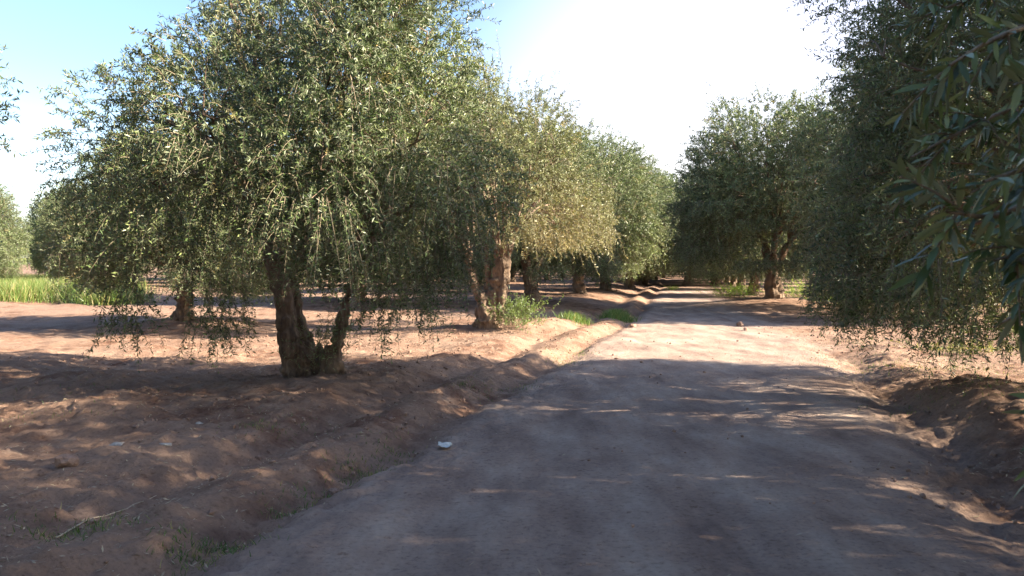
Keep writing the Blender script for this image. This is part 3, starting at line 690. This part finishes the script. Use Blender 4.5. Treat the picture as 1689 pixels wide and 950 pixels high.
# weeds along the furrows
X, Y = [], []
for (px, py, sx, sy, n) in ((340, 912, .16, .10, 260), (300, 925, .10, .08, 120), (470, 835, .10, .10, 130), (590, 770, .12, .16, 260), (640, 745, .12, .2, 160), (100, 890, .2, .10, 220), (150, 880, .12, .1, 80), (430, 735, .12, .12, 90),
                            (930, 595, .16, .4, 260), (960, 583, .15, .4, 160), (370, 870, .1, .1, 90), (520, 800, .1, .12, 120), (780, 640, .2, .4, 160), (860, 640, .15, .3, 100), (60, 690, .5, .2, 90), (480, 715, .3, .3, 90), (100, 640, .6, .3, 80), (1440, 610, .5, .8, 400), (1580, 610, .7, .5, 600), (1500, 570, .9, .9, 500), (1620, 650, .6, .5, 500)):
    x, y = at(px, py); X.append(x + sx * r.normal(size=n)); Y.append(y + sy * r.normal(size=n))
X = np.concatenate(X); Y = np.concatenate(Y)
V, T, Q, ti = blades(on_ground(X, Y, -.005), .055, .003, r, .6)
tag(link(bpy.data.objects.new('furrow_weeds', mesh_np('furrow_weeds', V, T, Q, (M['grass'],), None, {'tint': ti * .8, 'dry': np.repeat((r.uniform(0, 1, len(X)) < .25) * .8, 7)}))), 'short green weeds sprouting along the furrows', 'weeds', kind='stuff')
def clump(px, py, wx, wy, h, n, label, seed):
    r = np.random.default_rng(seed); x, y = at(px, py); X = x + wx * r.normal(size=n); Y = y + wy * r.normal(size=n)
    V, T, Q, ti = blades(on_ground(X, Y, -.01), h, .006, r, .45); V = V - np.array([x, y, gz(x, y)])
    o = bpy.data.objects.new('grass_clump', mesh_np('grass_clump', V, T, Q, (M['grass'],), None, {'tint': ti * .9, 'dry': np.repeat((r.uniform(0, 1, n) < .1) * .8, 7)}))
    C.objects.link(o); o.location = (x, y, gz(x, y)); tag(o, label, 'grass', 'grass clumps in the furrows')
clump(948, 526, .18, .34, .28, 900, 'dark green grass clump in the inner furrow, nearer the yellowish tree', 1)
clump(1018, 524, .20, .50, .26, 1600, 'longer grass clump in the outer furrow along the track edge', 2)
# dry leaf and straw litter
n = 52000; D = 3.0 + 22 * r.uniform(0, 1, n) ** 1.6; X = xa(D) + r.uniform(-8, 9, n)
mask = road_mask(X, D); keep = (r.uniform(0, 1, n) > mask * .965) & (noise3(X * .9, D * .9, 0, 19) + .3 * r.normal(size=n) > -.1); X, D = X[keep], D[keep]; n = len(X)
a = r.uniform(0, 6.28, n); L_ = r.uniform(.025, .06, n); wv = np.where(r.uniform(0, 1, n) < .4, .0015, .005)
c = on_ground(X, D, .006); ax = np.stack([np.cos(a), np.sin(a), .25 * r.normal(size=n)], -1); sd = np.stack([-np.sin(a), np.cos(a), .3 * r.normal(size=n)], -1)
V = np.stack([c, c + ax * (L_ * .5)[:, None] + sd * wv[:, None], c + ax * L_[:, None], c + ax * (L_ * .5)[:, None] - sd * wv[:, None]], 1).reshape(-1, 3)
Q = np.arange(n * 4).reshape(-1, 4)
tag(link(bpy.data.objects.new('leaf_litter', mesh_np('leaf_litter', V, None, Q, (M['litter'],), None, {'tint': np.repeat(r.uniform(0, 1, n), 4)}))), 'dry fallen leaves and straw scattered over the soil', 'litter', kind='stuff')
# crumbled clods
def ico(sub=1):
    bm = bmesh.new(); bmesh.ops.create_icosphere(bm, subdivisions=sub, radius=1); v = np.array([q.co[:] for q in bm.verts]); f = np.array([[q.index for q in p.verts] for p in bm.faces]); bm.free(); return v, f
iv, iff = ico(1)
n = 32000; D = 3.2 + 20 * r.uniform(0, 1, n) ** 1.5; X = xa(D) + r.uniform(-9, 9, n); mask = road_mask(X, D)
keep = (r.uniform(0, 1, n) > mask * .95) & (noise3(X * .7, D * .7, 4, 23) + .35 * r.normal(size=n) > .0); X, D = X[keep], D[keep]; n = len(X)
s = .004 + .024 * r.uniform(0, 1, n) ** 5
c = on_ground(X, D); V = iv[None] * (s[:, None, None] * r.uniform(.6, 1.3, (n, 1, 3))) * (1 + .22 * r.normal(size=(n, len(iv), 1))); V = V + c[:, None, :] + np.array([0, 0, 1]) * (s * .25)[:, None, None]
F = (iff[None] + (np.arange(n) * len(iv))[:, None, None]).reshape(-1, 3)
tag(link(bpy.data.objects.new('soil_crumbs', mesh_np('soil_crumbs', V.reshape(-1, 3), F, None, (M['clod'],)))), 'small reddish crumbs of earth over the tilled ground', 'soil', kind='stuff')
# single stones and clods
iv2, if2 = ico(3)
def lump(name, px, py, sz, mat, label, cat, seed, group=None, sink=.3):
    x, y = at(px, py); sx, sy, sz_ = sz
    v = iv2 * (1 + .22 * fbm(iv2[:, 0] * 1.5 + seed, iv2[:, 1] * 1.5, iv2[:, 2] * 1.5, 4, seed)[:, None]) * np.array([sx, sy, sz_])
    o = bpy.data.objects.new(name, mesh_np(name, v, if2, None, (M[mat],), None, None, False)); C.objects.link(o)
    o.location = (x, y, gz(x, y) + sz_ * (1 - sink) * .6); tag(o, label, cat, group)
lump('earth_clod', 105, 768, (.085, .06, .055), 'clod', 'dark red clod on the bare soil at the lower left', 'clod', 1)
lump('stone', 190, 738, (.075, .05, .03), 'stone', 'larger pale stone lying behind the dark red clod', 'stone', 2)
lump('stone', 326, 697, (.035, .03, .025), 'stone', 'small whitish stone in front of the largest olive\'s left mound', 'stone', 3)
lump('stone', 270, 738, (.05, .025, .015), 'stone', 'flat pale chip right of the larger pale stone', 'stone', 4)
lump('earth_clod', 1221, 538, (.10, .08, .085), 'clod', 'round dark clod on the sunlit track before the lone olive, larger of two', 'clod', 5)
lump('earth_clod', 1231, 545, (.055, .05, .05), 'clod', 'little dark clod just right of the round one on the sunlit track', 'clod', 6)
lump('earth_clod', 1044, 540, (.09, .07, .055), 'clod', 'brown clod on the left margin of the sunlit track near the long grass clump', 'clod', 7)
lump('earth_clod', 890, 540, (.08, .06, .06), 'clod', 'reddish clod right of the shoots under the yellowish tree', 'clod', 8)
lump('earth_clod', 548, 782, (.04, .03, .03), 'clod', 'small brown clod at the furrow among the green weeds', 'clod', 9)
# crumpled paper scrap
x, y = at(733, 738); r2 = np.random.default_rng(9); g = 9
U, W = np.meshgrid(np.linspace(-1, 1, g), np.linspace(-1, 1, g)); Z = .022 * fbm(U * 1.7, W * 1.7, 0, 3, 4) + .02
top = np.stack([U * .06, W * .05, Z], -1).reshape(-1, 3); bot = top - np.array([0, 0, .002]); i = (np.arange(g - 1)[:, None] * g + np.arange(g - 1)[None]).ravel()
q1 = np.stack([i, i + 1, i + g + 1, i + g], -1)
o = bpy.data.objects.new('paper_scrap', mesh_np('paper_scrap', np.concatenate([top, bot]), None, np.concatenate([q1, q1[:, ::-1] + g * g]), (M['paper'],))); C.objects.link(o); o.location = (x, y, gz(x, y) + .012)
tag(o, 'crumpled whitish paper scrap lying on the left edge of the shaded track', 'litter')
# long dry stick on the ridge
a_, b_ = at(88, 882), at(255, 820); tt = np.linspace(0, 1, 30)
P = np.stack([a_[0] + (b_[0] - a_[0]) * tt + .012 * noise3(tt * 5, 1, 0, 2), a_[1] + (b_[1] - a_[1]) * tt + .03 * noise3(tt * 4, 2, 0, 3), tt * 0], -1)
zz = ground_z(P[:, 0], P[:, 1]); P[:, 2] = np.convolve(np.pad(zz, 4, 'edge'), np.ones(9) / 9, 'valid') + .014
V, Q = tube_batch(P[None], np.linspace(.006, .0025, 30)[None], 6)
o = bpy.data.objects.new('dry_stick', mesh_np('dry_stick', V - P[0], None, Q, (M['stick'],), None, None, True)); C.objects.link(o); o.location = P[0]; tag(o, 'long thin bleached stick lying along the ridge at lower left', 'stick')
